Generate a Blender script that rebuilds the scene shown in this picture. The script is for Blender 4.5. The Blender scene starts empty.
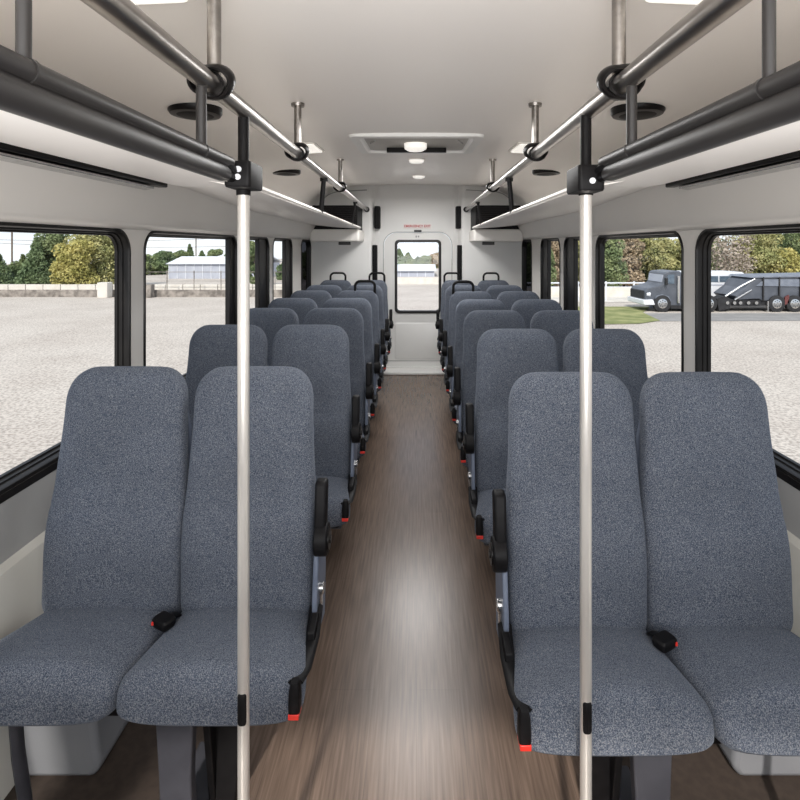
import bpy, bmesh, math, random
from mathutils import Vector, Matrix
random.seed(7)
C = bpy.context.scene
COL = C.collection
F = 520.0; VX = 416.5; VY = 246.0; H = 1.6
R = math.radians
PI = math.pi
def P(x, y, d): return Vector(((x-VX)*d/F, d, H-(y-VY)*d/F))

# ------------------------------------------------------------------ materials
def srgb(r, g, b):
    f = lambda c: ((c/255+0.055)/1.055)**2.4 if c/255 > 0.04045 else c/255/12.92
    return (f(r), f(g), f(b), 1)
def mat(name, col, rough=0.5, metal=0.0, spec=0.5, noise=None, bump=0.0, bscale=200, emit=0, stretch=None, sheen=0):
    m = bpy.data.materials.new(name); m.use_nodes = True
    nt = m.node_tree; b = nt.nodes['Principled BSDF']
    b.inputs['Base Color'].default_value = col
    b.inputs['Roughness'].default_value = rough
    b.inputs['Metallic'].default_value = metal
    b.inputs['Specular IOR Level'].default_value = spec
    if sheen:
        b.inputs['Sheen Weight'].default_value = sheen
        b.inputs['Sheen Roughness'].default_value = 0.4
    if emit:
        b.inputs['Emission Color'].default_value = col
        b.inputs['Emission Strength'].default_value = emit
    tc = nt.nodes.new('ShaderNodeTexCoord')
    mp = nt.nodes.new('ShaderNodeMapping')
    nt.links.new(tc.outputs['Object'], mp.inputs['Vector'])
    if stretch: mp.inputs['Scale'].default_value = stretch
    if noise:
        sc, c2, det = noise
        n = nt.nodes.new('ShaderNodeTexNoise'); n.inputs['Scale'].default_value = sc; n.inputs['Detail'].default_value = det
        nt.links.new(mp.outputs['Vector'], n.inputs['Vector'])
        r = nt.nodes.new('ShaderNodeValToRGB')
        r.color_ramp.elements[0].position = 0.36; r.color_ramp.elements[0].color = col
        r.color_ramp.elements[1].position = 0.64; r.color_ramp.elements[1].color = c2
        nt.links.new(n.outputs['Fac'], r.inputs['Fac'])
        nt.links.new(r.outputs['Color'], b.inputs['Base Color'])
    if bump:
        n2 = nt.nodes.new('ShaderNodeTexNoise'); n2.inputs['Scale'].default_value = bscale; n2.inputs['Detail'].default_value = 3
        nt.links.new(mp.outputs['Vector'], n2.inputs['Vector'])
        bp = nt.nodes.new('ShaderNodeBump'); bp.inputs['Strength'].default_value = bump; bp.inputs['Distance'].default_value = 0.002
        nt.links.new(n2.outputs['Fac'], bp.inputs['Height']); nt.links.new(bp.outputs['Normal'], b.inputs['Normal'])
    return m
def fabric():
    m = bpy.data.materials.new('tweed_fabric'); m.use_nodes = True
    nt = m.node_tree; b = nt.nodes['Principled BSDF']; L = nt.links.new
    b.inputs['Roughness'].default_value = 0.95; b.inputs['Specular IOR Level'].default_value = 0.15
    b.inputs['Sheen Weight'].default_value = 0.2; b.inputs['Sheen Roughness'].default_value = 0.45
    b.inputs['Sheen Tint'].default_value = srgb(190, 200, 215)
    tc = nt.nodes.new('ShaderNodeTexCoord')
    n1 = nt.nodes.new('ShaderNodeTexNoise'); n1.inputs['Scale'].default_value = 420; n1.inputs['Detail'].default_value = 2
    n2 = nt.nodes.new('ShaderNodeTexVoronoi'); n2.inputs['Scale'].default_value = 330
    n3 = nt.nodes.new('ShaderNodeTexNoise'); n3.inputs['Scale'].default_value = 5; n3.inputs['Detail'].default_value = 3
    for n in (n1, n2, n3): L(tc.outputs['Object'], n.inputs['Vector'])
    r = nt.nodes.new('ShaderNodeValToRGB'); e = r.color_ramp.elements
    e[0].position = 0.34; e[0].color = srgb(54, 60, 72)
    e[1].position = 0.68; e[1].color = srgb(136, 137, 140)
    k = e.new(0.5); k.color = srgb(89, 96, 109)
    L(n1.outputs['Fac'], r.inputs['Fac'])
    mx = nt.nodes.new('ShaderNodeMix'); mx.data_type = 'RGBA'; mx.blend_type = 'MULTIPLY'
    r2 = nt.nodes.new('ShaderNodeValToRGB'); r2.color_ramp.elements[0].color = (.72, .72, .72, 1); r2.color_ramp.elements[1].color = (1.1, 1.1, 1.1, 1)
    L(n3.outputs['Fac'], r2.inputs['Fac'])
    mx.inputs[0].default_value = 1.0
    L(r.outputs['Color'], mx.inputs[6]); L(r2.outputs['Color'], mx.inputs[7])
    L(mx.outputs[2], b.inputs['Base Color'])
    bp = nt.nodes.new('ShaderNodeBump'); bp.inputs['Strength'].default_value = 0.6; bp.inputs['Distance'].default_value = 0.0015
    L(n2.outputs['Distance'], bp.inputs['Height']); L(bp.outputs['Normal'], b.inputs['Normal'])
    return m
def wood_floor():
    m = bpy.data.materials.new('wood_floor'); m.use_nodes = True
    nt = m.node_tree; b = nt.nodes['Principled BSDF']; L = nt.links.new
    tc = nt.nodes.new('ShaderNodeTexCoord')
    def stretched(sx, sy, scale, det):
        mp = nt.nodes.new('ShaderNodeMapping'); mp.inputs['Scale'].default_value = (sx, sy, 1)
        L(tc.outputs['Object'], mp.inputs['Vector'])
        n = nt.nodes.new('ShaderNodeTexNoise'); n.inputs['Scale'].default_value = scale; n.inputs['Detail'].default_value = det
        L(mp.outputs['Vector'], n.inputs['Vector']); return n
    g = stretched(1, .04, 110, 5); g2 = stretched(1, .16, 5, 3)
    r = nt.nodes.new('ShaderNodeValToRGB'); e = r.color_ramp.elements
    e[0].position = .25; e[0].color = srgb(86, 72, 63); e[1].position = .78; e[1].color = srgb(126, 108, 96)
    k = e.new(.5); k.color = srgb(106, 90, 79)
    L(g.outputs['Fac'], r.inputs['Fac'])
    mx = nt.nodes.new('ShaderNodeMix'); mx.data_type = 'RGBA'; mx.blend_type = 'MULTIPLY'; mx.inputs[0].default_value = .8
    r2 = nt.nodes.new('ShaderNodeValToRGB'); r2.color_ramp.elements[0].position = .3; r2.color_ramp.elements[0].color = (.84, .84, .85, 1)
    r2.color_ramp.elements[1].position = .7; r2.color_ramp.elements[1].color = (1.05, 1.03, 1, 1)
    L(g2.outputs['Fac'], r2.inputs['Fac']); L(r.outputs['Color'], mx.inputs[6]); L(r2.outputs['Color'], mx.inputs[7])
    # plank tint
    br = nt.nodes.new('ShaderNodeTexBrick'); mp = nt.nodes.new('ShaderNodeMapping')
    mp.inputs['Rotation'].default_value = (0, 0, PI/2); L(tc.outputs['Object'], mp.inputs['Vector']); L(mp.outputs['Vector'], br.inputs['Vector'])
    br.inputs['Scale'].default_value = 1; br.inputs['Brick Width'].default_value = 1.25; br.inputs['Row Height'].default_value = .155
    br.inputs['Mortar Size'].default_value = .0008; br.inputs['Color1'].default_value = (1, 1, 1, 1); br.inputs['Color2'].default_value = (.86, .86, .86, 1)
    br.inputs['Mortar'].default_value = (.6, .6, .6, 1)
    mx2 = nt.nodes.new('ShaderNodeMix'); mx2.data_type = 'RGBA'; mx2.blend_type = 'MULTIPLY'; mx2.inputs[0].default_value = .8
    L(mx.outputs[2], mx2.inputs[6]); L(br.outputs['Color'], mx2.inputs[7]); L(mx2.outputs[2], b.inputs['Base Color'])
    b.inputs['Roughness'].default_value = .27; b.inputs['Specular IOR Level'].default_value = .5
    bp = nt.nodes.new('ShaderNodeBump'); bp.inputs['Strength'].default_value = .05; bp.inputs['Distance'].default_value = .002
    L(g.outputs['Fac'], bp.inputs['Height']); L(bp.outputs['Normal'], b.inputs['Normal'])
    return m
def glass(name, tint):
    m = bpy.data.materials.new(name); m.use_nodes = True; nt = m.node_tree; nt.nodes.clear(); L = nt.links.new
    o = nt.nodes.new('ShaderNodeOutputMaterial'); t = nt.nodes.new('ShaderNodeBsdfTransparent'); t.inputs[0].default_value = tint
    g = nt.nodes.new('ShaderNodeBsdfGlossy'); g.inputs['Roughness'].default_value = .03
    mx = nt.nodes.new('ShaderNodeMixShader'); mx.inputs[0].default_value = .025; L(t.outputs[0], mx.inputs[1]); L(g.outputs[0], mx.inputs[2]); L(mx.outputs[0], o.inputs[0])
    return m
def foliage(name, c1, c2, sc=2.0):
    m = mat(name, c1, .8, spec=.15, noise=(sc, c2, 4)); return m
M = {}
M['fabric'] = fabric()
M['floor'] = wood_floor()
M['white'] = mat('cream_panel', srgb(230, 226, 220), .42, noise=(1.2, srgb(235, 231, 225), 2), spec=.4)
M['ceil'] = mat('ceiling_panel', srgb(234, 229, 224), .38, noise=(1.0, srgb(238, 234, 229), 2))
M['rear'] = mat('rear_panel', srgb(232, 231, 228), .45, noise=(2, srgb(236, 235, 232), 2))
M['sill'] = mat('sill_panel', srgb(158, 157, 155), .6, noise=(3, srgb(166, 165, 163), 2))
M['lower'] = mat('lower_panel', srgb(196, 193, 184), .6, noise=(3, srgb(204, 201, 193), 2))
M['box'] = mat('grey_cover', srgb(124, 125, 129), .6, noise=(4, srgb(132, 133, 136), 2))
M['black'] = mat('black_plastic', srgb(17, 16, 17), .5, noise=(30, srgb(22, 21, 22), 2), spec=.15)
M['frame'] = mat('black_window_frame', srgb(22, 20, 20), .4, noise=(10, srgb(29, 27, 26), 2), spec=.3)
M['gloss'] = mat('gloss_black', srgb(16, 14, 14), .28, noise=(20, srgb(20, 18, 18), 2), spec=.18)
M['dark'] = mat('dark_grey_tube', srgb(38, 36, 36), .42, metal=.0, noise=(8, srgb(43, 41, 40), 2), spec=.4)
M['legs'] = mat('dark_leg', srgb(58, 58, 64), .5, noise=(12, srgb(66, 66, 72), 2))
M['steel'] = mat('brushed_steel', srgb(160, 155, 150), .3, metal=1, noise=(40, srgb(140, 136, 132), 3), stretch=(1, .2, 1))
M['pole'] = mat('satin_pole', srgb(226, 221, 214), .3, metal=.6, noise=(30, srgb(208, 203, 197), 2), stretch=(1, 1, .1))
M['chrome'] = mat('bright_metal', srgb(215, 215, 215), .2, metal=1, noise=(30, srgb(200, 200, 200), 2))
M['shell'] = mat('blue_grey_shell', srgb(96, 104, 120), .45, noise=(10, srgb(108, 116, 132), 2))
M['red'] = mat('red_button', srgb(220, 52, 40), .4, noise=(30, srgb(205, 46, 36), 1))
M['lens'] = mat('lamp_lens', srgb(244, 240, 232), .5, noise=(20, srgb(245, 241, 234), 1), emit=0)
M['lens'].node_tree.nodes['Principled BSDF'].inputs['Emission Color'].default_value = (1, .96, .9, 1)
M['lens'].node_tree.nodes['Principled BSDF'].inputs['Emission Strength'].default_value = .55
M['glass'] = glass('window_glass', (.93, .94, .94, 1))
M['dglass'] = glass('dark_glass', (.03, .03, .035, 1))
M['rglass'] = glass('rear_glass', (.97, .98, 1, 1))
M['signw'] = mat('sign_white', srgb(235, 228, 224), .5, noise=(30, srgb(230, 222, 219), 1))
M['signr'] = mat('sign_red', srgb(190, 40, 44), .5, noise=(30, srgb(180, 36, 40), 1))
M['ground'] = mat('pale_asphalt', srgb(194, 185, 176), .9, noise=(.35, srgb(204, 196, 187), 8), bump=.15, bscale=9, spec=.1)
def speckle_ground():
    m = M['ground']; nt = m.node_tree; L = nt.links.new; b = nt.nodes['Principled BSDF']
    src = b.inputs['Base Color'].links[0].from_socket
    tc = nt.nodes.new('ShaderNodeTexCoord'); n = nt.nodes.new('ShaderNodeTexNoise'); n.inputs['Scale'].default_value = 14; n.inputs['Detail'].default_value = 4
    L(tc.outputs['Object'], n.inputs['Vector'])
    r = nt.nodes.new('ShaderNodeValToRGB'); r.color_ramp.elements[0].position = .38; r.color_ramp.elements[0].color = (.66, .65, .64, 1)
    r.color_ramp.elements[1].position = .58; r.color_ramp.elements[1].color = (1.06, 1.06, 1.05, 1); L(n.outputs['Fac'], r.inputs['Fac'])
    mx = nt.nodes.new('ShaderNodeMix'); mx.data_type = 'RGBA'; mx.blend_type = 'MULTIPLY'; mx.inputs[0].default_value = 1
    L(src, mx.inputs[6]); L(r.outputs['Color'], mx.inputs[7]); L(mx.outputs[2], b.inputs['Base Color'])
speckle_ground()
M['asphalt'] = mat('road_asphalt', srgb(140, 138, 136), .9, noise=(2, srgb(152, 150, 147), 5), spec=.1)
M['grass'] = mat('grass', srgb(118, 126, 84), .95, noise=(1.2, srgb(158, 158, 112), 8), spec=.05)
M['concrete'] = mat('concrete', srgb(206, 200, 190), .9, noise=(1.5, srgb(218, 213, 204), 5), spec=.1)
M['block'] = mat('grey_block', srgb(112, 106, 100), .9, noise=(2.5, srgb(160, 152, 144), 6), spec=.1)
M['siding'] = mat('white_siding', srgb(214, 218, 224), .6, noise=(1, srgb(224, 227, 232), 2))
M['siding2'] = mat('blue_grey_siding', srgb(168, 172, 184), .6, noise=(1, srgb(178, 182, 192), 2))
M['bark'] = mat('bark', srgb(92, 80, 68), .9, noise=(6, srgb(120, 106, 92), 4))
M['leafyel'] = foliage('autumn_leaves', srgb(150, 146, 84), srgb(200, 190, 124), .9)
M['leafol'] = foliage('olive_leaves', srgb(138, 142, 94), srgb(188, 182, 130), .8)
M['leafgr'] = foliage('green_leaves', srgb(98, 114, 80), srgb(146, 156, 112), .8)
M['leafdk'] = foliage('conifer_needles', srgb(94, 112, 82), srgb(132, 148, 108), .8)
M['leafbr'] = foliage('brown_leaves', srgb(150, 132, 108), srgb(192, 174, 148), .8)
M['twig'] = foliage('bare_twigs', srgb(150, 138, 126), srgb(184, 172, 158), 1)
M['truck'] = mat('truck_grey', srgb(78, 82, 90), .35, noise=(2, srgb(90, 94, 102), 2))
M['trailer'] = mat('trailer_grey', srgb(110, 116, 128), .4, noise=(2, srgb(126, 132, 143), 2))
M['tyre'] = mat('tyre', srgb(34, 34, 36), .8, noise=(8, srgb(44, 44, 46), 2))
M['vwhite'] = mat('vehicle_white', srgb(226, 228, 232), .35, noise=(2, srgb(232, 234, 238), 2))
M['vglass'] = mat('vehicle_glass', srgb(84, 98, 112), .12, noise=(3, srgb(104, 118, 130), 2))
M['coach'] = mat('bus_body', srgb(220, 220, 218), .5, noise=(3, srgb(228, 228, 226), 2))

# ------------------------------------------------------------------ helpers
def NB(): return bmesh.new()
ORG = {}
def empty(name, loc=(0, 0, 0)):
    o = bpy.data.objects.new(name, None); o.location = loc; o.empty_display_size = .05
    COL.objects.link(o); ORG[o.name] = Vector(loc); return o
def obj(name, bm, m, parent=None, smooth=True, label=None, bevel=0, world=True):
    """links the bmesh as one object; verts given in world coords when world=True"""
    if parent is not None:
        off = ORG[parent.name]
        if world: bmesh.ops.translate(bm, vec=-off, verts=bm.verts)
        org = off if world else Vector((0, 0, 0))
    else: org = Vector((0, 0, 0))
    bmesh.ops.recalc_face_normals(bm, faces=bm.faces)
    me = bpy.data.meshes.new(name); bm.to_mesh(me); bm.free()
    if smooth:
        for p in me.polygons: p.use_smooth = True
        try: me.set_sharp_from_angle(angle=R(38))
        except Exception: pass
    me.materials.append(M[m] if isinstance(m, str) else m)
    o = bpy.data.objects.new(name, me); COL.objects.link(o)
    if parent is not None: o.parent = parent
    ORG[o.name] = org
    if bevel:
        b = o.modifiers.new('bevel', 'BEVEL'); b.width = bevel; b.segments = 3; b.limit_method = 'ANGLE'; b.angle_limit = R(35)
    if label: o['label'] = label
    return o
def tag(o, label=None, cat=None, group=None, kind=None):
    if label: o['label'] = label
    if cat: o['category'] = cat
    if group: o['group'] = group
    if kind: o['kind'] = kind
    return o
def box(bm, x0, x1, y0, y1, z0, z1):
    v = [bm.verts.new(p) for p in ((x0, y0, z0), (x1, y0, z0), (x1, y1, z0), (x0, y1, z0), (x0, y0, z1), (x1, y0, z1), (x1, y1, z1), (x0, y1, z1))]
    for f in ((0, 3, 2, 1), (4, 5, 6, 7), (0, 1, 5, 4), (1, 2, 6, 5), (2, 3, 7, 6), (3, 0, 4, 7)): bm.faces.new([v[i] for i in f])
    return v
def loft(bm, loops, cap=True, closed=True):
    rs = [[bm.verts.new(p) for p in l] for l in loops]
    n = len(rs[0])
    for a, b in zip(rs, rs[1:]):
        for i in range(n if closed else n-1):
            j = (i+1) % n
            try: bm.faces.new((a[i], a[j], b[j], b[i]))
            except ValueError: pass
    if cap and closed:
        bm.faces.new(rs[0]); bm.faces.new(list(reversed(rs[-1])))
    return rs
def frame_of(d):
    d = d.normalized(); up = Vector((0, 0, 1)) if abs(d.z) < .9 else Vector((1, 0, 0))
    u = d.cross(up).normalized(); return u, u.cross(d).normalized()
def tube(bm, pts, r, n=16, cap=True, sq=1.0):
    pts = [Vector(p) for p in pts]; loops = []
    rr = r if isinstance(r, (list, tuple)) else [r]*len(pts)
    pu = None
    for i, p in enumerate(pts):
        d = (pts[min(i+1, len(pts)-1)]-pts[max(i-1, 0)]).normalized()
        if pu is None: u, v = frame_of(d)
        else:
            u = (pu-d*pu.dot(d)).normalized(); v = u.cross(d).normalized()
        pu = u
        loops.append([p+u*math.cos(a)*rr[i]+v*math.sin(a)*rr[i]*sq for a in [2*PI*k/n for k in range(n)]])
    loft(bm, loops, cap)
def cyl(bm, c, axis, r, h, n=24, r2=None):
    c = Vector(c); ax = Vector(axis).normalized(); tube(bm, [c-ax*h/2, c+ax*h/2], [r, r2 if r2 is not None else r], n)
def prism(bm, pts2, plane, a, b):
    """polygon pts2 extruded between a and b along the missing axis"""
    def mk(p, t):
        return {'x': (t, p[0], p[1]), 'y': (p[0], t, p[1]), 'z': (p[0], p[1], t)}[plane]
    loft(bm, [[mk(p, a) for p in pts2], [mk(p, b) for p in pts2]])
def rrect(cx, cy, hx, hy, r, n=6):
    out = []
    for sx, sy, a0 in ((1, 1, 0), (-1, 1, 90), (-1, -1, 180), (1, -1, 270)):
        for k in range(n+1):
            a = R(a0+90*k/n); out.append((cx+sx*(hx-r)+r*math.cos(a), cy+sy*(hy-r)+r*math.sin(a)))
    return out
def sup(hx, hy, e, n=32):
    out = []
    for k in range(n):
        a = 2*PI*k/n; c, s = math.cos(a), math.sin(a)
        out.append((hx*math.copysign(abs(c)**(2/e), c), hy*math.copysign(abs(s)**(2/e), s)))
    return out

# ------------------------------------------------------------------ setting: bus shell
XW = 1.31; YF = -0.6; YB = 6.5
def struct(name, bm, m, parent=None, **k):
    o = obj(name, bm, m, parent, **k)
    if parent is None: o['kind'] = 'structure'
    return o
bm = NB(); box(bm, -XW, XW, YF, 6.75, -.06, 0); struct('floor', bm, 'floor', smooth=False)
def cz(d): return H + .5+.035*(d-1.79)+.0069*(d-1.79)*(d-3.2)
def ceil_prof(d):
    c = cz(d); pts = []
    for k in range(-10, 11):
        x = .86*k/10; pts.append((x, c-.045*x*x))
    ze = c-.045*.86**2
    side = []
    zb = H+.30
    for k in range(1, 9):
        t = k/8*PI/2
        side.append((.86+.46*math.sin(t), zb+(ze-zb)*(math.cos(t)*.85+.15*(1-t/(PI/2)))))
    return [(-x, z) for x, z in reversed(side)]+pts+side
bm = NB()
ds = [YF+(6.75-YF)*i/24 for i in range(25)]
loft(bm, [[(x, d, z) for x, z in ceil_prof(d)] for d in ds], closed=False)
struct('ceiling', bm, 'ceil')
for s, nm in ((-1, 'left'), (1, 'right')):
    bm = NB(); box(bm, min(s*.60, s*1.19), max(s*.60, s*1.19), YF, 6.45, 0, .004); struct('trim_floor_shade_'+nm, bm, mat('under_seat_shade', srgb(58, 50, 45), .7, noise=(40, srgb(66, 57, 51), 3), spec=.2), smooth=False)  # dark strips put the shade under the seats into the floor colour
# side walls
WIN = [(-.35, 2.37), (2.50, 3.79), (3.93, 4.61), (4.74, 5.47), (5.90, 6.44)]
ZT = H+.072; RW = .1
def cove_top(d):
    if d < 2.4: return H+.305
    if d < 3.6: return H+.305-.055*(d-2.4)/1.2
    return H+.25-.01*(d-3.6)/2.3
def ring_cell(bm, x, y0, y1, z0, z1, hole, xo):
    """wall plate at x with a rounded hole, plus the reveal"""
    hy0, hy1, hz0, hz1 = hole; cy, czz = (hy0+hy1)/2, (hz0+hz1)/2
    inner = rrect(cy, czz, (hy1-hy0)/2, (hz1-hz0)/2, RW, 6)
    outer = []
    for (py, pz) in inner:
        # map to nearest spot on the rectangle
        ty = (py-hy0)/(hy1-hy0); tz = (pz-hz0)/(hz1-hz0)
        dy = min(ty*(hy1-hy0), (1-ty)*(hy1-hy0)); dz = min(tz*(hz1-hz0), (1-tz)*(hz1-hz0))
        if dy < dz: outer.append((y0 if ty < .5 else y1, z0+(z1-z0)*min(1, max(0, (pz-hz0)/(hz1-hz0)))))
        elif dz < dy: outer.append((y0+(y1-y0)*min(1, max(0, ty)), z0 if tz < .5 else z1))
        else: outer.append((y0 if ty < .5 else y1, z0 if tz < .5 else z1))
    # force the middle of each corner arc to the rectangle corner
    for q, (yy, zz) in enumerate(((y1, z1), (y0, z1), (y0, z0), (y1, z0))):
        outer[q*7+3] = (yy, zz)
    loft(bm, [[(x, a, b) for a, b in outer], [(x, a, b) for a, b in inner], [(xo, a, b) for a, b in inner]], cap=False)
for s, nm in ((-1, 'left'), (1, 'right')):
    ZS = H-.775 if s < 0 else H-.80
    x = s*XW
    bm = NB()
    edges = [YF, 2.435 if s < 0 else 2.49, 3.86, 4.675, 5.70, 6.56]
    for i, ((a, b), e0, e1) in enumerate(zip(WIN, edges, edges[1:])):
        if s > 0 and i == 0: b = 2.43
        if s > 0 and i == 1: a = 2.555
        ring_cell(bm, x, e0, e1, ZS-.03, H+.09, (a, b, ZS, ZT), x+s*.04)
    struct('wall_'+nm, bm, 'white')
    # lower wall
    bm = NB()
    prof = [(XW, ZS-.02), (XW-.010, ZS-.032), (XW-.004, H-1.0)]
    loft(bm, [[(s*a, d, z) for a, z in prof] for d in (YF, 6.5)], closed=False)
    struct('trim_sill_'+nm, bm, 'sill')
    bm = NB()
    prof = [(XW-.004, H-1.0), (XW-.03, H-1.015), (XW-.035, H-1.03), (XW-.06, H-1.2), (1.2, .02), (1.19, 0), (XW+.02, 0)]
    loft(bm, [[(s*a, d, z) for a, z in prof] for d in (YF, 6.5)], closed=False)
    struct('trim_lower_'+nm, bm, 'lower')
    # sill strip
    bm = NB(); box(bm, min(s*(XW-.012), x), max(s*(XW-.012), x), YF, 5.6, ZS-.03, ZS-.005); struct('trim_belt_'+nm, bm, 'frame')
    # header above the windows
    bm = NB(); loops = []
    for i in range(30):
        d = YF+(6.5-YF)*i/29; zt = cove_top(d)
        pr = [(XW, H+.075), (1.275, H+.082), (1.235, H+.088), (1.222, H+.095), (1.215, H+.105), (1.2, H+.14), (1.165, zt-.03), (1.15, zt), (1.15, zt+.02), (XW, zt+.02)]
        loops.append([(s*a, d, z) for a, z in pr])
    loft(bm, loops, closed=False); struct('trim_header_'+nm, bm, 'white')
    # windows
    for i, (a, b) in enumerate(WIN):
        if s > 0 and i == 0: b = 2.43
        if s > 0 and i == 1: a = 2.555
        w = empty('window_%d' % (i+1 if s < 0 else i+6), (x, (a+b)/2, ZS)); w['kind'] = 'structure'
        cy, c2, hy, hz = (a+b)/2, (ZS+ZT)/2, (b-a)/2, (ZT-ZS)/2
        bm = NB()
        def lp(off, xo, rr=RW): return [(x+s*xo, p, q) for p, q in rrect(cy, c2, hy+off, hz+off, max(.02, rr+off), 8)]
        loft(bm, [lp(.007, -.001), lp(.005, -.006), lp(-.007, -.006), lp(-.010, 0), lp(-.011, .020), lp(-.017, .021), lp(-.018, .038), lp(-.025, .039), lp(-.026, .052), lp(.01, .054)], cap=False)
        obj('window_frame', bm, 'frame', w)
        bm = NB(); l = [bm.verts.new(p) for p in lp(-.022, .046)]; bm.faces.new(l)
        st = {1: .10 if s < 0 else .03, 2: .24, 3: .22}.get(i)
        if st:
            b2 = NB(); box(b2, min(x+s*.012, x+s*.05), max(x+s*.012, x+s*.05), b-st, b-.004, ZS+.006, ZT-.006); obj('sliding_stile', b2, 'frame', w, bevel=.008)
        obj('pane', bm, 'glass' if i < 4 else 'dglass', w)
# header slot under the front rack
RX = lambda d: .3825+.0443*(d-1.15)
RZ = lambda d: H+.30+.0292*(d-1.15)

bm = NB(); box(bm, -XW, XW, YF-.04, YF, 0, 1.0); o = struct('wall_front', bm, 'legs', smooth=False)  # unseen low wall, added to block light reaching under the seats
# rear wall: lockers each side of the door bay
for s, nm in ((-1, 'left'), (1, 'right')):
    bm = NB()
    pl = [(s*XW, YB), (s*.60, YB), (s*.572, YB+.006), (s*.556, YB+.025), (s*.53, YB+.12), (s*.475, YB+.16)]
    N = 2
    loft(bm, [[(px, py, z) for px, py in pl] for z in (0, H+.79)], closed=False)
    # door bay strip
    struct('wall_rear_'+nm, bm, 'rear')
YD = YB+.16
def rear_plate():
    bm = NB()
    # plate with a hole for the door
    hole = [(P(383, 0, YD).x, 0.045), (P(383, 0, YD).x, P(0, 250, YD).z)]
    return bm
xl, xr = P(383.5, 0, YD).x, P(452, 0, YD).x
zt, zb = P(0, 232, YD).z, .05
def door_outline(off):
    pts = []
    x0, x1, top = xl-off, xr+off, zt+off; r = .17
    pts.append((x0, zb-off))
    for k in range(9):
        a = R(180-90*k/8); pts.append((x0+r+r*math.cos(a), top-r+r*math.sin(a)))
    for k in range(9):
        a = R(90-90*k/8); pts.append((x1-r+r*math.cos(a), top-r+r*math.sin(a)))
    pts.append((x1, zb-off))
    return pts
bm = NB()
ol = door_outline(.0)
out = [(-.5, 0)]+[(-.5, H+.8)]*9+[(.5, H+.8)]*9+[(.5, 0)]
ol2 = ol[:]
out2 = [(-.5, 0)] + [(-.5 if k < 4 else xl+(k-4)*.05, H+.3*0+(zt-H)+.0+0 if False else (zt-.17+.17*k/4 if k < 4 else H+.8)) for k in range(9)]
out2 = [(-.5, zb)]
for k in range(9): out2.append((-.5, zt-.17+(H+.8-zt+.17)*k/4) if k <= 4 else (-.5+(0+.5)*(k-4)/5, H+.8))
for k in range(9): out2.append((.5*(k+1)/5, H+.8) if k < 4 else (.5, H+.8-(H+.8-zt+.17)*(k-4)/4))
out2.append((.5, zb))
loft(bm, [[(a, YD, b) for a, b in out2], [(a, YD, b) for a, b in ol]], closed=False)
loft(bm, [[(a, YD, b) for a, b in ol], [(a, YD+.03, b) for a, b in ol]], closed=False)
box(bm, -.5, .5, YD, YD+.03, 0, zb)
struct('wall_rear', bm, 'rear', smooth=True)
bm = NB(); box(bm, -.47, .47, YB-.06, YD, 0, .035); struct('trim_threshold', bm, 'rear', bevel=.01)
# door
door = empty('door_1', (0, YD+.01, zb)); door['kind'] = 'structure'
wx0, wx1, wz0, wz1 = P(395, 0, YD).x, P(441, 0, YD).x, P(0, 313, YD).z, P(0, 240, YD).z
cx, c2, hx, hz = (wx0+wx1)/2, (wz0+wz1)/2, (wx1-wx0)/2, (wz1-wz0)/2
bm = NB()
inner = rrect(cx, c2, hx-.01, hz-.01, .05, 8)      # 36 points
outer = []
g = door_outline(-.006)
def arcpt(t):
    # t in [0,1) around outline starting at right-middle going ccw
    return None
# explicit mapping: right-top arc, left-top arc, left-bottom, right-bottom
rt = [(xr-.006-.17+.17*math.cos(R(90*k/8)), zt-.006-.17+.17*math.sin(R(90*k/8))) for k in range(9)]
lt = [(xl+.006+.17+.17*math.cos(R(90+90*k/8)), zt-.006-.17+.17*math.sin(R(90+90*k/8))) for k in range(9)]
lb = [(xl+.006, zb+.006+.0001*(8-k)) for k in range(5)]+[(xl+.006+.0001*k, zb+.006) for k in range(4)]
rb = [(xr-.006-.0001*(8-k), zb+.006) for k in range(5)]+[(xr-.006, zb+.006+.0001*k) for k in range(4)]
outer = rt+lt+lb+rb
yd = YD+.012
loft(bm, [[(a, yd+.03, b) for a, b in outer], [(a, yd, b) for a, b in outer], [(a, yd, b) for a, b in inner], [(a, yd+.05, b) for a, b in inner]], cap=False)
obj('door_leaf', bm, 'rear', door)
bm = NB()
def dl(off, y): return [(a, y, b) for a, b in rrect(cx, c2, hx+off, hz+off, .05+off*.5, 8)]
loft(bm, [dl(.004, yd), dl(.002, yd-.014), dl(-.02, yd-.016), dl(-.028, yd-.004), dl(-.03, yd+.03)], cap=False)
obj('window_frame', bm, 'dark', door)
bm = NB(); bm.faces.new([bm.verts.new(p) for p in dl(-.026, yd+.02)]); obj('pane', bm, 'rglass', door)
bm = NB(); zs = P(0, 361, YD).z
box(bm, xl+.03, xr-.03, yd-.004, yd+.002, zs-.004, zs+.004); obj('seam', bm, 'sill', door)
bm = NB(); z1 = P(0, 322, YD).z
loft(bm, [[(a, yd-.0, b) for a, b in rrect(cx, (z1+zs)/2+.005, .3, (z1-zs)/2-.015, .03)], [(a, yd-.012, b) for a, b in rrect(cx, (z1+zs)/2+.005, .285, (z1-zs)/2-.03, .03)]])
obj('lower_panel', bm, 'rear', door)
bm = NB(); box(bm, cx-.05, cx+.045, YD-.03, YD+.01, P(0, 232.3, YD).z, P(0, 230, YD).z); obj('latch', bm, 'dark', door, bevel=.004)
bm = NB(); p = P(417.5, 236.5, YD); box(bm, p.x-.025, p.x-.008, yd-.004, yd+.004, p.z-.012, p.z+.012); cyl(bm, (p.x+.012, yd-.002, p.z), (0, 1, 0), .011, .008)
obj('keyhole_plate', bm, 'sill', door)
# outer black gasket line of the door
bm = NB(); tube(bm, [(a, YD-.001, b) for a, b in door_outline(.0)], .005, 6); obj('gasket', bm, 'sill', door)
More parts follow.
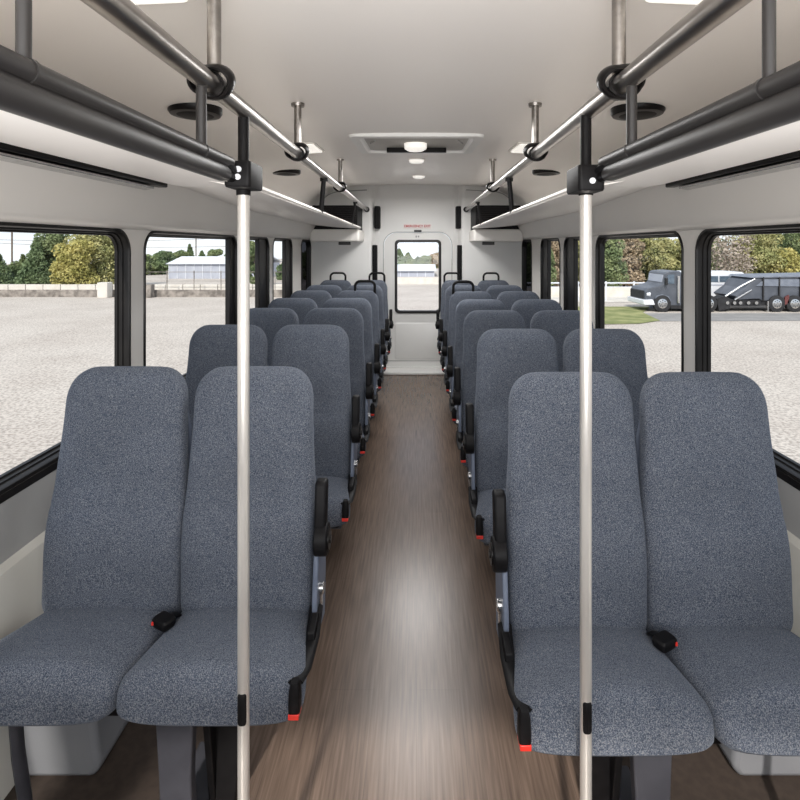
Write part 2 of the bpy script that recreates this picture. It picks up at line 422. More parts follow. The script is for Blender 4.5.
# emergency exit sign
def text_mesh(txt, size, name, m, parent, loc, rot=(PI/2, 0, 0), ext=.001):
    cu = bpy.data.curves.new(name, 'FONT'); cu.body = txt; cu.size = size; cu.align_x = 'CENTER'; cu.align_y = 'CENTER'; cu.extrude = ext; cu.offset = size*.02
    t = bpy.data.objects.new(name, cu); COL.objects.link(t); dg = bpy.context.evaluated_depsgraph_get(); dg.update()
    me = bpy.data.meshes.new_from_object(t.evaluated_get(dg)); COL.objects.unlink(t); bpy.data.objects.remove(t)
    me.materials.clear(); me.materials.append(M[m]); o = bpy.data.objects.new(name, me); COL.objects.link(o)
    o.parent = parent; o.location = Vector(loc)-ORG[parent.name]; o.rotation_euler = rot; return o
p = P(417.5, 226.3, YD)
sg = empty('exit_sign', (p.x, YD-.004, p.z-.03)); tag(sg, 'small white emergency exit sign with red letters above the rear door', 'sign')
bm = NB(); box(bm, p.x-.178, p.x+.178, YD-.008, YD, p.z-.034, p.z+.034); obj('sign_plate', bm, 'signw', sg, bevel=.002)
text_mesh('EMERGENCY EXIT', .042, 'lettering', 'signr', sg, (p.x, YD-.0095, p.z))
# dark devices on the door bay sides
for s, a in ((-1, 'left'), (1, 'right')):
    bm = NB(); xs = (P(374.5, 0, YB+.02).x, P(380.5, 0, YB+.1).x) if s < 0 else (P(455.5, 0, YB+.1).x, P(461, 0, YB+.02).x)
    z0, z1 = P(0, 228.5, YB).z, P(0, 206, YB).z
    box(bm, min(xs), max(xs), YB+.0, YB+.14, z0, z1)
    o = obj('black_speaker', bm, 'black', bevel=.012); tag(o, 'slim black box speaker high on the %s side of the rear door bay' % a, 'speaker', 'speakers beside the rear door')
    bm = NB(); xs = (P(372.5, 0, YB).x, P(377, 0, YB).x) if s < 0 else (P(457.5, 0, YB).x, P(462, 0, YB).x)
    box(bm, min(xs), max(xs), YB-.005, YB+.1, P(0, 300, YB).z, P(0, 245, YB).z)
    o = obj('black_grab_strip', bm, 'black', bevel=.01); tag(o, 'tall narrow black strip on the %s edge of the rear door bay' % a, 'strip', 'black strips beside the rear door')

# ------------------------------------------------------------------ seats
def lerp(a, b, t): return a+(b-a)*t
def sm(t): t = max(0, min(1, t)); return t*t*(3-2*t)
def backrest_bm(cx0, hw, flare=.0):
    bm = NB(); loops = []
    zt_, zb_ = 1.203, .440
    n = 56
    for i in range(n+1):
        u = i/n
        # dense near the top
        zz = zb_+(zt_-zb_)*(1-(1-u)**1.35)
        t = (zz-zb_)/(zt_-zb_)
        yf = lerp(-.150, -.050, t) - .018*math.exp(-((t-.33)/.16)**2) + .008*math.exp(-((t-.52)/.07)**2) + .005*math.exp(-((t-.45)/.014)**2)
        yb = lerp(-.030, .035, t)
        w = hw*(1.0+.03*math.exp(-((t-.3)/.3)**2)+flare*(1-t)-.05*sm((t-.42)/.4)); cx = cx0+math.copysign(hw*flare*.8*(1-t), cx0)
        dt = (zt_-zz); r = .112
        if dt < r:
            q = 1-dt/r; w = w-r*.80*(1-math.sqrt(max(0, 1-q**2.3)))
        thk = (yb-yf)/2; yc = (yb+yf)/2
        if dt < .05:
            q = 1-dt/.05; thk *= max(.12, math.sqrt(max(0, 1-q*q)))
        if zz < zb_+.07:
            q = (zb_+.07-zz)/.07; thk -= .02*q*q; yc += .02*q*q
        loops.append([(cx+a, yc+b, zz) for a, b in sup(w, thk, 3.6, 40)])
    loft(bm, loops); return bm
def cushion_bm(cx, hb, hf, skew):
    bm = NB(); loops = []; n = 26
    y0, y1 = -.432, -.06
    for i in range(n+1):
        u = i/n; y = y0+(y1-y0)*u
        w = lerp(hf, hb, sm(u*1.05)**.9)
        zt_ = lerp(.530, .482, u); zb_ = lerp(.384, .39, u)
        q0 = (y-y0)
        if q0 < .06:
            k = math.sqrt(max(0.0, 1-(1-q0/.06)**2)); w -= .032*(1-k); c = .45; zt_ = c+(zt_-c)*max(.25, k); zb_ = c+(zb_-c)*max(.55, k**.5)
        if y1-y < .03:
            k = math.sqrt(max(.05, 1-(1-(y1-y)/.03)**2)); zt_ = .45+(zt_-.45)*k
        c = (zt_+zb_)/2; h = (zt_-zb_)/2
        sk = skew*(1-u)
        crown = .010
        loops.append([(cx+sk+a, y, c+b+(crown*(1-(a/w)**2) if b > 0 else 0)) for a, b in sup(w, h, 3.4, 40)])
    loft(bm, loops); return bm
def arc_handle(bm, cx, y, z, w, h, r):
    pts = [(cx-w/2, y, z-.09)]; cr = .045
    for k in range(7): a = R(180-15*k); pts.append((cx-w/2+cr+cr*math.cos(a), y, z+h-cr+cr*math.sin(a)))
    for k in range(7): a = R(90-15*k); pts.append((cx+w/2-cr+cr*math.cos(a), y, z+h-cr+cr*math.sin(a)))
    pts.append((cx+w/2, y, z-.09)); tube(bm, pts, r, 12)
def make_seat(a, handles=()):
    """a=+1: aisle on +x"""
    t = empty('double_seat'); ORG[t.name] = Vector((0, 0, 0))
    off = .2065; hw = .201
    for k in (1, -1):
        b = obj('backrest', backrest_bm(k*a*off, hw, 0 if k > 0 else .05), 'fabric', t)
        obj('seat_cushion', cushion_bm(k*a*off, .205, .240, a*(.006 if k > 0 else -.060)), 'fabric', t)
    # rear shell
    bm = NB()
    for k in (1, -1):
        loops = []
        for i in range(12):
            u = i/11; z = lerp(.40, 1.12, u); w = .185-.03*sm((u-.8)/.2); yc = lerp(-.02, .045, u)
            loops.append([(k*a*off+p, yc+q, z) for p, q in sup(w, .012, 4, 20)])
        loft(bm, loops)
    obj('back_shell', bm, 'shell', t)
    # seat pan under both cushions
    bm = NB(); box(bm, -.40, .40, -.36, -.04, .365, .40); obj('seat_pan', bm, 'black', t, bevel=.01)
    bm = NB(); box(bm, -.40, .40, -.30, -.25, .33, .37); box(bm, -.40, .40, -.12, -.07, .33, .37); obj('seat_frame', bm, 'legs', t, bevel=.006)
    # pedestal leg
    lx = a*.09
    bm = NB()
    prism(bm, [(lx-.052, .36), (lx+.05, .36), (lx+.044, .18), (lx+.052, 0), (lx-.036, 0), (lx-.042, .18)], 'y', -.335, -.30)
    box(bm, lx-.05, lx+.052, -.34, -.05, 0, .012)
    obj('leg', bm, 'legs', t, bevel=.006)
    bm = NB(); prism(bm, [(-.30, .36), (-.06, .36), (-.04, .012), (-.24, .012)], 'x', lx+a*.055, lx+a*.075); 
    prism(bm, [(lx+a*.06, .36), (lx+a*.19, .36), (lx+a*.145, .18), (lx+a*.13, .012), (lx+a*.06, .012)], 'y', -.24, -.22)
    br = obj('leg', bm, 'black', t, bevel=.004)
    bm = NB(); prism(bm, [(lx+a*.12, .36), (lx+a*.24, .36), (lx+a*.24, .21), (lx+a*.14, .21)], 'y', -.18, -.165)
    obj('bracket_plate', bm, 'black', t, bevel=.003)
    bm = NB(); cyl(bm, (lx+a*.185, -.186, .262), (0, 1, 0), .014, .012, 6); cyl(bm, (lx+a*.185, -.184, .262), (0, 1, 0), .022, .006)
    obj('bolt', bm, 'legs', t)
    bm = NB(); cyl(bm, (lx+a*.085, -.243, .32), (0, 1, 0), .006, .008, 8); obj('bolt', bm, 'chrome', t)
    # wall side leg
    bm = NB(); tube(bm, [(-a*.33, -.34, .37), (-a*.325, -.335, .25), (-a*.31, -.33, .12), (-a*.30, -.33, .0)], .02, 12, sq=.6)
    obj('leg', bm, 'legs', t)
    # aisle side: panel, hub, armrest, buckles
    ex = a*.425
    bm = NB()
    prism(bm, [(-.155, .42), (-.02, .40), (.0, .55), (-.01, .76), (-.06, .80), (-.12, .72), (-.16, .52)], 'x', ex-a*.004, ex+a*.012)
    obj('side_panel', bm, 'shell', t, bevel=.005)
    bm = NB(); cyl(bm, (ex+a*.020, -.122, .70), (1, 0, 0), .047, .040, 32); hb = obj('armrest_hub', bm, 'black', t, bevel=.005)
    bm = NB(); cyl(bm, (ex+a*.042, -.122, .70), (1, 0, 0), .030, .006, 24); cyl(bm, (ex+a*.046, -.122, .70), (1, 0, 0), .012, .006, 16); obj('hub_cap', bm, 'gloss', hb)
    bm = NB()
    pl = [(-.140, .725), (-.095, .725), (-.075, .86), (-.08, .872), (-.115, .872), (-.125, .86)]
    prism(bm, pl, 'x', ex-a*.002, ex+a*.034); obj('armrest', bm, 'black', t, bevel=.008)
    bm = NB(); cyl(bm, (ex+a*.016, -.115, .545), (1, 0, 0), .017, .02, 16); box(bm, min(ex, ex+a*.02), max(ex, ex+a*.02), -.13, -.10, .49, .545)
    obj('recline_lever', bm, 'chrome', t, bevel=.003)
    bm = NB(); tube(bm, [(ex+a*.005, -.13, .50), (ex+a*.012, -.22, .475), (ex+a*.01, -.33, .47), (ex+a*.006, -.41, .50)], .02, 8, sq=.35)
    obj('seat_belt', bm, 'black', t)
    bm = NB(); prism(bm, [(-.24, .50), (-.17, .51), (-.16, .455), (-.25, .445)], 'x', ex-a*.002, ex+a*.022); obj('belt_anchor', bm, 'black', t, bevel=.005)
    bm = NB()
    loft(bm, [[(ex+a*.012+p, -.44+q*.9, z) for p, q in sup(w, th, 5, 16)] for z, w, th in ((.455, .013, .018), (.462, .014, .02), (.49, .0145, .02), (.515, .013, .018), (.53, .009, .012))])
    bk = obj('belt_buckle', bm, 'black', t)
    bm = NB(); box(bm, ex+a*.012-.013, ex+a*.012+.013, -.460, -.425, .449, .462); obj('release_button', bm, 'red', bk, bevel=.002)
    # centre buckle lying on the cushions
    bm = NB()
    ang = a*R(-28)
    for (w, l, h0, h1) in ((.031, .022, .495, .520),):
        rot = lambda x, y: (x*math.cos(ang)-y*math.sin(ang), x*math.sin(ang)+y*math.cos(ang))
        loops = []
        for zz, k in ((h0, .9), (h0+.008, 1), (h1-.006, 1), (h1, .82)):
            loops.append([(rot(p, q)[0], -.205+rot(p, q)[1], zz) for p, q in sup(w*k, l*k, 5, 20)])
        loft(bm, loops)
    bk = obj('belt_buckle', bm, 'black', t)
    bm = NB(); x0, y0 = rot(-a*.02, -.020)
    box(bm, x0-.003, x0+.003, -.205+y0-.005, -.205+y0+.003, .503, .512); obj('release_button', bm, 'red', bk)
    bm = NB(); tube(bm, [(a*.01, -.19, .512), (a*.014, -.165, .50), (a*.01, -.13, .47)], .014, 8, sq=.4); obj('belt_stalk', bm, 'black', t)
    for cxh in handles:
        bm = NB(); arc_handle(bm, cxh, -.01, 1.195, .175, .09, .012); obj('grab_handle', bm, 'black', t)
    return t
def kids(o): return [c for c in bpy.data.objects if c.parent == o]
def copy_tree(o, parent=None):
    c = o.copy(); COL.objects.link(c); c.parent = parent
    for ch in kids(o): copy_tree(ch, c)
    return c
ROWN = ['front', 'second', 'third', 'fourth', 'fifth', 'sixth', 'rearmost']
seatsL = [1.72, 2.63, 3.34, 3.98, 4.66, 5.32, 6.08]
seatsR = [1.643, 2.50, 3.22, 3.88, 4.58, 5.28, 6.05]
LAB = {
 0: 'frontmost blue-grey tweed double seat %s of the aisle, its cushions fully in view',
 1: 'blue-grey double seat directly behind the frontmost pair, %s of the aisle',
 2: 'blue-grey double seat in the third row %s of the aisle',
 3: 'blue-grey double seat in the fourth row %s of the aisle, middle of the column',
 4: 'blue-grey double seat in the fifth row %s of the aisle with a black grab loop',
 5: 'blue-grey double seat in the sixth row %s of the aisle, just ahead of the last',
 6: 'rearmost blue-grey double seat %s of the aisle with two black grab loops'}
for a, xs, rows, nm in ((1, -.736, seatsL, 'left'), (-1, .686, seatsR, 'right')):
    proto = make_seat(a)
    plain = [proto]+[copy_tree(proto) for _ in range(4)]
    h1 = make_seat(a, (a*.275,)); h2 = make_seat(a, (-a*.18, a*.275))
    order = plain[:4]+[h1, plain[4], h2]
    for i, (o, d) in enumerate(zip(order, rows)):
        o.location = (xs, d, 0)
        tag(o, LAB[i] % nm, 'seat', 'double seats %s of the aisle' % nm)

# ------------------------------------------------------------------ rails, poles and racks
for s, nm in ((-1, 'left'), (1, 'right')):
    RXs = lambda d: s*RX(d)
    # grab rail
    t = empty('grab_rail', (RXs(1.15), 1.15, RZ(1.15))); tag(t, 'long stainless steel grab rail under the ceiling %s of the aisle' % nm, 'grab rail', 'ceiling grab rails')
    bm = NB(); tube(bm, [(RXs(d), d, RZ(d)) for d in (.2, 1, 2, 3, 4, 5, 6.46)], .0182, 24); obj('rail', bm, 'steel', t)
    bm = NB(); tube(bm, [(RXs(d), d, RZ(d)) for d in (6.42, 6.45, 6.47, 6.50)], [.024, .03, .034, .034], 24); obj('end_flange', bm, 'black', t)
    for i, d in enumerate((.95, 1.79, 3.226)):
        zc = cz(d)-.045*RX(d)**2; x, z = RXs(d), RZ(d)
        bm = NB(); tube(bm, [(x, d+.01, z+.015), (x, d+.01, zc-.008)], .0125, 20)
        tube(bm, [(x, d+.01, zc-.010), (x, d+.01, zc+.004)], [.022, .024], 20); obj('ceiling_stanchion', bm, 'steel', t)
        # black looped clamp: ring round the rail, leaning, plus a collar
        bm = NB(); nn = 40; rings = []
        u = Vector((1, 0, 0)); v = Vector((0, -.42, .9)).normalized(); w = u.cross(v)
        for k in range(nn):
            an = 2*PI*k/nn
            rad = .0295+.004*math.cos(2*an)+.004*abs(math.sin(an*1.5+.5))
            c = Vector((x, d, z+.006))+u*math.cos(an)*rad+v*math.sin(an)*rad*.92
            dr = (u*math.cos(an)+v*math.sin(an))
            rings.append([c+dr*math.cos(b)*.0065+w*math.sin(b)*.017 for b in [2*PI*j/10 for j in range(10)]])
        rings.append(rings[0]); loft(bm, rings, cap=False)
        tube(bm, [(RXs(d-.004), d-.004, RZ(d-.004)), (RXs(d+.022), d+.022, RZ(d+.022))], .0235, 24)
        bmesh.ops.remove_doubles(bm, verts=bm.verts, dist=.00001)
        obj('rail_clamp', bm, 'gloss', t)
    # pole
    px = -.3826 if s < 0 else .3745
    yp = 1.15
    t = empty('floor_pole', (px, yp, 0)); tag(t, 'upright satin steel pole with black top and clamp in front of the %s seats' % nm, 'pole', 'floor to rail poles')
    bm = NB(); tube(bm, [(px, yp, 0), (px, yp, 1.75)], .0128, 24); obj('shaft', bm, 'pole', t)
    bm = NB(); tube(bm, [(px, yp, 0.0), (px, yp, .012), (px, yp, .03)], [.035, .035, .015], 24); obj('floor_flange', bm, 'pole', t)
    gz = .548 if s < 0 else .53
    bm = NB(); loft(bm, [[(px+a, yp-.0135+.002*k, gz+.036+b) for a, b in rrect(0, 0, .0095-.002*(k == 0), .036-.002*(k == 0), .0075, 5)] for k in (0, 1, 5)]); obj('grip_pad', bm, 'black', t)
    zc = 1.751 if s < 0 else 1.743; ccx = -.372 if s < 0 else .3635
    bm = NB(); tube(bm, [(px, yp, 1.735), (px, yp, RZ(yp)-.012)], .0118, 20); tube(bm, [(px, yp, 1.712), (px, yp, 1.745)], .0155, 20); tube(bm, [(RXs(1.03), 1.03, H+.44*RX(1.03)), (RXs(1.10), 1.10, H+.40*RX(1.03))], .0095, 16); tube(bm, [(s*(RX(1.03)+.008), 1.03, H+.385*RX(1.03)), (RXs(1.10), 1.10, H+.37*RX(1.03))], .0095, 16); obj('upper_shaft', bm, 'black', t)
    bm = NB(); loft(bm, [[(ccx+a, yp-.027+b, z) for a, b in rrect(0, 0, .0275*k, .047*k, .008*k)] for z, k in ((zc-.028, .94), (zc-.024, 1), (zc+.022, 1), (zc+.026, .94))])
    cl = obj('clamp', bm, 'black', t)
    bm = NB()
    for bx, bz in ([(-.3680, 1.759), (-.3695, 1.743)] if s < 0 else [(.3636, 1.735)]):
        cyl(bm, (bx, yp-.075, bz), (0, 1, 0), .0062, .006, 14); cyl(bm, (bx, yp-.079, bz), (0, 1, 0), .003, .003, 6)
    obj('bolt', bm, 'vwhite', cl)
    # front luggage rack
    t = empty('luggage_rack', (RXs(.6), .6, H+.15)); tag(t, 'dark grey tubular luggage rack ending at the front pole on the %s' % nm, 'luggage rack', 'front luggage racks')
    dd = [.18, .4, .7, .92, 1.03]
    e = .0
    bm = NB(); tube(bm, [(RXs(d), d, H+.448*RX(d)) for d in dd]+[(RXs(1.05), 1.05, H+.447*RX(1.05))], .0115, 20); obj('top_tube', bm, 'dark', t)
    bm = NB(); loops = []
    for d in dd+[1.05]:
        k = 1 if d < 1.04 else .8
        cxr, czr = RX(d)+.008, H+.385*RX(d)
        loops.append([(s*(cxr+a*k), d, czr+b*k) for a, b in sup(.016, .0165, 2.4, 24)])
    loft(bm, loops); obj('front_roll', bm, 'dark', t)
    for d in (.60, .895):
        bm = NB(); 
        tube(bm, [(RXs(d), d, H+.448*RX(d)-.013), (RXs(d+.006), d+.006, H+.448*RX(d)-.0)], .0118, 16)
    # shelf panel: from roll to the wall slot, thick slab
    bm = NB(); top = []; bot = []
    n = 14
    for i in range(n+1):
        u = i/n
        dl_ = lerp(.18, 1.12, u); dw = lerp(.5, 2.36, u)
        row = []
        for j in range(9):
            v = j/8; x = lerp(RX(dl_)+.012, 1.16, v); d = lerp(dl_, dw, v)
            z = lerp(H+.352*RX(dl_), H+.292, v) + .018*math.sin(PI*min(1, v*1.0))*(-.8)
            row.append((s*x, d, z))
        top.append(row)
    loops = []
    for row in top: loops.append(row+[(x, y, z+.015) for x, y, z in reversed(row)])
    loft(bm, loops); obj('shelf_panel', bm, 'ceil', t)
    bm = NB(); prism(bm, [(s*1.118, H+.262), (s*1.165, H+.262), (s*1.165, H+.312), (s*1.118, H+.305)], 'y', .4, 2.34); 
    obj('black_channel', bm, 'gloss', t, bevel=.006)
    bm = NB(); prism(bm, [(s*1.135, H+.248), (s*1.18, H+.240), (s*1.18, H+.262), (s*1.135, H+.258)], 'y', .4, 2.25); obj('channel_trim', bm, 'chrome', t, bevel=.002)
    for d, tz in ((.462 if s < 0 else .519, None), (.893, None)):
        bm = NB(); ztop = RZ(d)-.01
        if d < .7: ztop = cz(d)-.01
        tube(bm, [(RXs(d), d+.004, H+.448*RX(d)), (RXs(d), d+.004, ztop)], .0062 if d < .7 else .0088, 16); obj('hanger_post', bm, 'dark', t)
        bm = NB(); tube(bm, [(RXs(d+.005), d+.005, H+.448*RX(d)), (RXs(d+.011), d+.011, H+.448*RX(d+.011))], .0128, 20); obj('joint_collar', bm, 'dark', t)
    # rear white rack shelf
    LX = lambda d: .3840+(.632-.384)/(5.9-1.2)*(d-1.2)
    LZ = lambda d: H+.140+(.206-.140)/(5.9-1.2)*(d-1.2)
    t = empty('parcel_shelf', (s*.8, 3.5, H+.2)); tag(t, 'long cream parcel shelf above the %s windows running to the rear' % nm, 'parcel shelf', 'rear parcel shelves')
    bm = NB(); loops = []
    for i in range(20):
        d = lerp(1.14, 5.9, i/19); x0, z0 = LX(d), LZ(d); zc_ = cove_top(d)
        pr = [(x0, z0+.004), (x0+.002, z0-.006), (x0+.012, z0-.010), (lerp(x0, 1.16, .5), lerp(z0, zc_, .5)-.012), (1.17, zc_-.002), (1.17, zc_+.012), (lerp(x0, 1.16, .5), lerp(z0, zc_, .5)+.006), (x0+.012, z0+.012), (x0+.002, z0+.010)]
        loops.append([(s*a, d, z) for a, z in pr])
    loft(bm, loops); obj('shelf', bm, 'ceil', t)
    bm = NB(); tube(bm, [(s*(LX(d)), d, LZ(d)+.002) for d in (1.14, 3, 5.9)], .004, 10); obj('front_lip', bm, 'ceil', t)
    for d in (2.48, 4.52):
        bm = NB(); xx = RXs(d); tube(bm, [(s*(LX(d)+.004), d, LZ(d)), (xx, d, RZ(d)-.012)], .0115, 16); tube(bm, [(xx, d, RZ(d)-.03), (xx, d, RZ(d)-.014)], .019, 16); obj('hanger_post', bm, 'black', t)
    # evaporator box with grille
    t = empty('climate_unit', (s*.95, 5.9, H+.05)); tag(t, 'white housing with black grille above it at the rear end of the %s shelf' % nm, 'climate unit', 'climate units at the rear')
    bm = NB(); box(bm, min(s*.655, s*1.21), max(s*.655, s*1.21), 5.9, 6.49, H+.052, H+.19); obj('housing', bm, 'white', t, bevel=.015)
    bm = NB(); box(bm, min(s*.675, s*1.19), max(s*.675, s*1.19), 5.93, 6.49, H+.185, H+.465); gr = obj('grille', bm, 'black', t, bevel=.01)
    bm = NB()
    for k in range(9): box(bm, min(s*.69, s*1.17), max(s*.69, s*1.17), 5.922, 5.932, H+.235+.025*k, H+.242+.025*k)
    obj('louvre', bm, 'gloss', gr)
    bm = NB(); box(bm, min(s*.755, s*.89), max(s*.755, s*.89), 5.93, 6.0, H+.012, H+.05); obj('small_vent', bm, 'dark', t, bevel=.004)
    # moulded line on locker above
    bm = NB(); pts = []
    for k in range(12):
        a = R(90-90*k/11); pts.append((s*(.95+.27*math.cos(a)), 6.494, H+.44+.24*math.sin(a)))
    tube(bm, [(s*.62, 6.494, H+.70), (s*.8, 6.494, H+.69)]+pts, .006, 8); struct('trim_rear_'+nm, bm, 'sill')
    # ceiling speakers
    for k, (X, d, w) in enumerate(((.765, 1.80, .088), (.93, 3.72, .10))):
        zc_ = [z for x, z in ceil_prof(d) if x > 0]
        pr = ceil_prof(d); zz = min(pr, key=lambda q: abs(q[0]-X))[1]
        for q in range(len(pr)-1):
            if pr[q][0] <= X <= pr[q+1][0]: zz = lerp(pr[q][1], pr[q+1][1], (X-pr[q][0])/(pr[q+1][0]-pr[q][0]))
        t = empty('ceiling_speaker', (s*X, d, zz)); tag(t, 'round black speaker on the ceiling %s, %s' % (nm, 'nearer the front above the dark tubular rack' if k == 0 else 'farther back above the cream shelf'), 'speaker', 'round ceiling speakers')
        bm = NB(); tube(bm, [(s*X, d, zz+.02), (s*X, d, zz-.012), (s*X, d, zz-.021), (s*X, d, zz-.023)], [w, w, w*.93, w*.8], 32); obj('housing', bm, 'gloss', t)
        bm = NB(); tube(bm, [(s*X, d, zz-.022), (s*X, d, zz-.026)], [w*.72, w*.6], 32); obj('mesh_cover', bm, 'black', t)
    # rectangular ceiling lamps
    for k, (xc, d0, d1) in enumerate(((.49, .74, 1.0), (.575, 2.55, 2.85))):
        zz = cz((d0+d1)/2)-.045*xc*xc
        t = empty('ceiling_lamp', (s*xc, (d0+d1)/2, zz)); tag(t, 'flat rectangular ceiling light on the %s, %s' % (nm, 'cut by the top of the picture' if k == 0 else 'level with the roof hatch'), 'light', 'flat ceiling lights')
        bm = NB(); slope = (cz(d1)-cz(d0))/(d1-d0)
        for (g_, th, m_, n_) in ((0, .008, 'white', 'bezel'), (.012, .013, 'lens', 'diffuser')):
            bm = NB(); hw_ = .075-g_
            pts = rrect(s*xc, (d0+d1)/2, hw_, (d1-d0)/2-g_, .02)
            def zz_(x, y): return cz(y)-.045*x*x
            loft(bm, [[(x, y, zz_(x, y)+.01) for x, y in pts], [(x, y, zz_(x, y)-th) for x, y in pts]]); obj(n_, bm, m_, t)
    # wheel arch cover under seat
    bm = NB(); x0, x1 = s*.95, s*1.235
    prism(bm, [(x0, .03), (x0+s*.02, 0), (x1, 0), (x1, .34), (x0+s*.10, .34), (x0+s*.03, .25)], 'y', 1.56, 2.30)
    o = obj('wheel_arch_cover', bm, 'box', bevel=.02); tag(o, 'grey wheel arch cover on the floor under the %s front seat' % nm, 'wheel arch', 'wheel arch covers')

# roof hatch
d0, d1 = 2.38, 2.95; zc0 = cz(2.66)
t = empty('roof_hatch', (0, 2.66, zc0)); tag(t, 'white square roof hatch with black bar in the middle of the ceiling', 'roof hatch')
sl = (cz(d1)-cz(d0))/(d1-d0)
def hz_(y): return cz(y)
def hl(hx_, hy_, dz, r=.04): return [(x, y, hz_(y)-.0-dz) for x, y in rrect(0, 2.665, hx_, hy_, r)]
bm = NB(); loft(bm, [hl(.318, .29, .0), hl(.312, .285, .016), hl(.27, .245, .018), hl(.262, .237, .006), hl(.25, .225, .004)], cap=False); obj('frame', bm, 'rear', t)
bm = NB(); loft(bm, [hl(.27, .24, .003), hl(.265, .235, .0045)]); obj('hatch_panel', bm, 'sill', t)
M['hatch'] = mat('hatch_inner', srgb(176, 172, 166), .5, noise=(5, srgb(186, 182, 176), 2)); bpy.data.objects['hatch_panel'].data.materials[0] = M['hatch']
bm = NB(); prism(bm, rrect(0, 2.80, .16, .012, .006), 'z', hz_(2.8)-.03, hz_(2.8)-.003); obj('crank_bar', bm, 'gloss', t)
bm = NB(); 
for k in (-1, 1): tube(bm, [(k*.2, 2.52, hz_(2.52)-.012), (k*.23, 2.60, hz_(2.6)-.012)], .004, 8)
obj('release_handle', bm, 'sill', t)
bm = NB(); tube(bm, [(-.005, 2.66, hz_(2.66)-.003), (-.005, 2.66, hz_(2.66)-.03), (-.005, 2.66, hz_(2.66)-.04)], [.058, .056, .04], 32); obj('vent_knob', bm, 'lens', t, label='round white knob')
for k, (x, d, r) in enumerate(((0, 3.32, .05), (.02, 4.62, .055))):
    z = cz(d); t = empty('dome_lamp', (x, d, z)); tag(t, ('small round dome light on the ceiling just behind the roof hatch', 'small round dome light on the ceiling nearest the rear door')[k], 'light', 'dome lights')
    bm = NB(); tube(bm, [(x, d, z+.005), (x, d, z-.008)], [r*1.12, r*1.08], 28); obj('bezel', bm, 'white', t)
    bm = NB(); tube(bm, [(x, d, z-.005), (x, d, z-.02), (x, d, z-.026)], [r, r*.9, r*.6], 28); obj('lens', bm, 'lens', t)
bm = NB(); 
# ------------------------------------------------------------------ outdoors
GZ = -2.3
bm = NB(); 
v = [bm.verts.new(p) for p in ((-90, -30, GZ), (90, -30, GZ), (90, 160, GZ), (-90, 160, GZ))]; bm.faces.new(v)
o = obj('ground', bm, 'ground', smooth=False); o['kind'] = 'structure'
def gd(y): return (H-GZ)*F/(y-VY)
def sheet(name, pts, m, z, lab=None):
    bm = NB(); bm.faces.new([bm.verts.new((p.x, p.y, z)) for p in pts]); o = obj(name, bm, m, smooth=False); o['kind'] = 'structure'; return o
def gp(x, y): return P(x, y, gd(y))
sheet('trim_road', [gp(520, 313.5), gp(900, 313.5), gp(900, 320.5), gp(520, 322)], 'asphalt', GZ+.015)
sheet('trim_grass_right', [gp(540, 307), gp(650, 307), gp(643, 313), gp(660, 321), gp(640, 324), gp(530, 326)], 'grass', GZ+.03)
# left: low block wall with pale concrete barrier
dw = gd(297)
bm = NB(); x0, x1 = P(-60, 0, dw).x, P(330, 0, dw).x
box(bm, x0, x1, dw, dw+.3, GZ, P(0, 290, dw).z); o = obj('block_wall', bm, 'block', smooth=False); tag(o, 'long low grey block wall across the far edge of the lot on the left', 'wall')
bm = NB(); y1_ = dw+3; 
for k in range(22):
    xa = x0+k*(x1-x0)*1.06/22; w_ = (x1-x0)*1.06/22
    box(bm, xa, xa+w_-.06, y1_, y1_+.35, GZ, P(0, 284.5, y1_).z)
o = obj('concrete_barrier', bm, 'concrete', smooth=False); tag(o, 'row of pale concrete barrier panels behind the low block wall', 'barrier')
bm = NB(); box(bm, P(103, 0, dw).x, P(113, 0, dw).x, dw-.75, dw-.05, GZ, P(0, 282, dw).z); 
o = obj('concrete_block', bm, 'concrete', bevel=.03); tag(o, 'pale concrete block on the low wall seen by the first left window pillar', 'block')
bm = NB(); box(bm, P(148, 0, dw).x, P(155.5, 0, dw).x, dw-.7, dw-.1, GZ, P(0, 284, dw).z); 
o = obj('utility_cabinet', bm, 'block', bevel=.03); tag(o, 'small grey utility cabinet before the low wall in the second left window', 'cabinet')
# chain fence on left window 2: posts & rails
t = empty('chain_fence', (P(190, 0, dw+1.5).x, dw+1.5, GZ)); tag(t, 'thin wire fence with posts behind the low wall on the left', 'fence')
yy = dw+1.5; bm = NB(); xf = P(139, 0, yy).x; tube(bm, [(xf, yy, P(0, 272, yy).z), (x1, yy, P(0, 272, yy).z)], .025, 6); tube(bm, [(xf, yy, P(0, 281, yy).z), (x1, yy, P(0, 281, yy).z)], .015, 6); obj('rail', bm, 'block', t)
for px_ in range(137, 320, 27):
    bm = NB(); p = P(px_+3, 272, yy); tube(bm, [(p.x, yy, GZ), (p.x, yy, p.z+.1)], .035, 6); obj('post', bm, 'block', t)
# buildings
def shed(name, x0p, x1p, yt, d, depth, label, roofpx=5):
    a, b = P(x0p, 0, d).x, P(x1p, 0, d).x; zt_ = P(0, yt, d).z; h = roofpx*d/F
    t = empty(name, ((a+b)/2, d, GZ)); tag(t, label, 'building')
    bm = NB(); box(bm, a, b, d, d+depth, GZ, zt_-h); obj('wall', bm, 'siding2', t, smooth=False)
    bm = NB(); prism(bm, [(d-.3, zt_-h), (d+depth/2, zt_+h*.4), (d+depth+.3, zt_-h), (d+depth/2, zt_+h*.4-.15)], 'x', a-.3, b+.3); obj('roof', bm, 'siding', t, smooth=False)
    bm = NB()
    n = int((b-a)/1.0)
    for k in range(n+1): box(bm, a+k*(b-a)/n-.03, a+k*(b-a)/n+.03, d-.06, d, GZ, zt_-h)
    obj('siding_rib', bm, 'siding', t, smooth=False); return t
shed('metal_shed', 169, 262, 259, 62, 8, 'long white metal shed with low roof behind the trees line on the left')
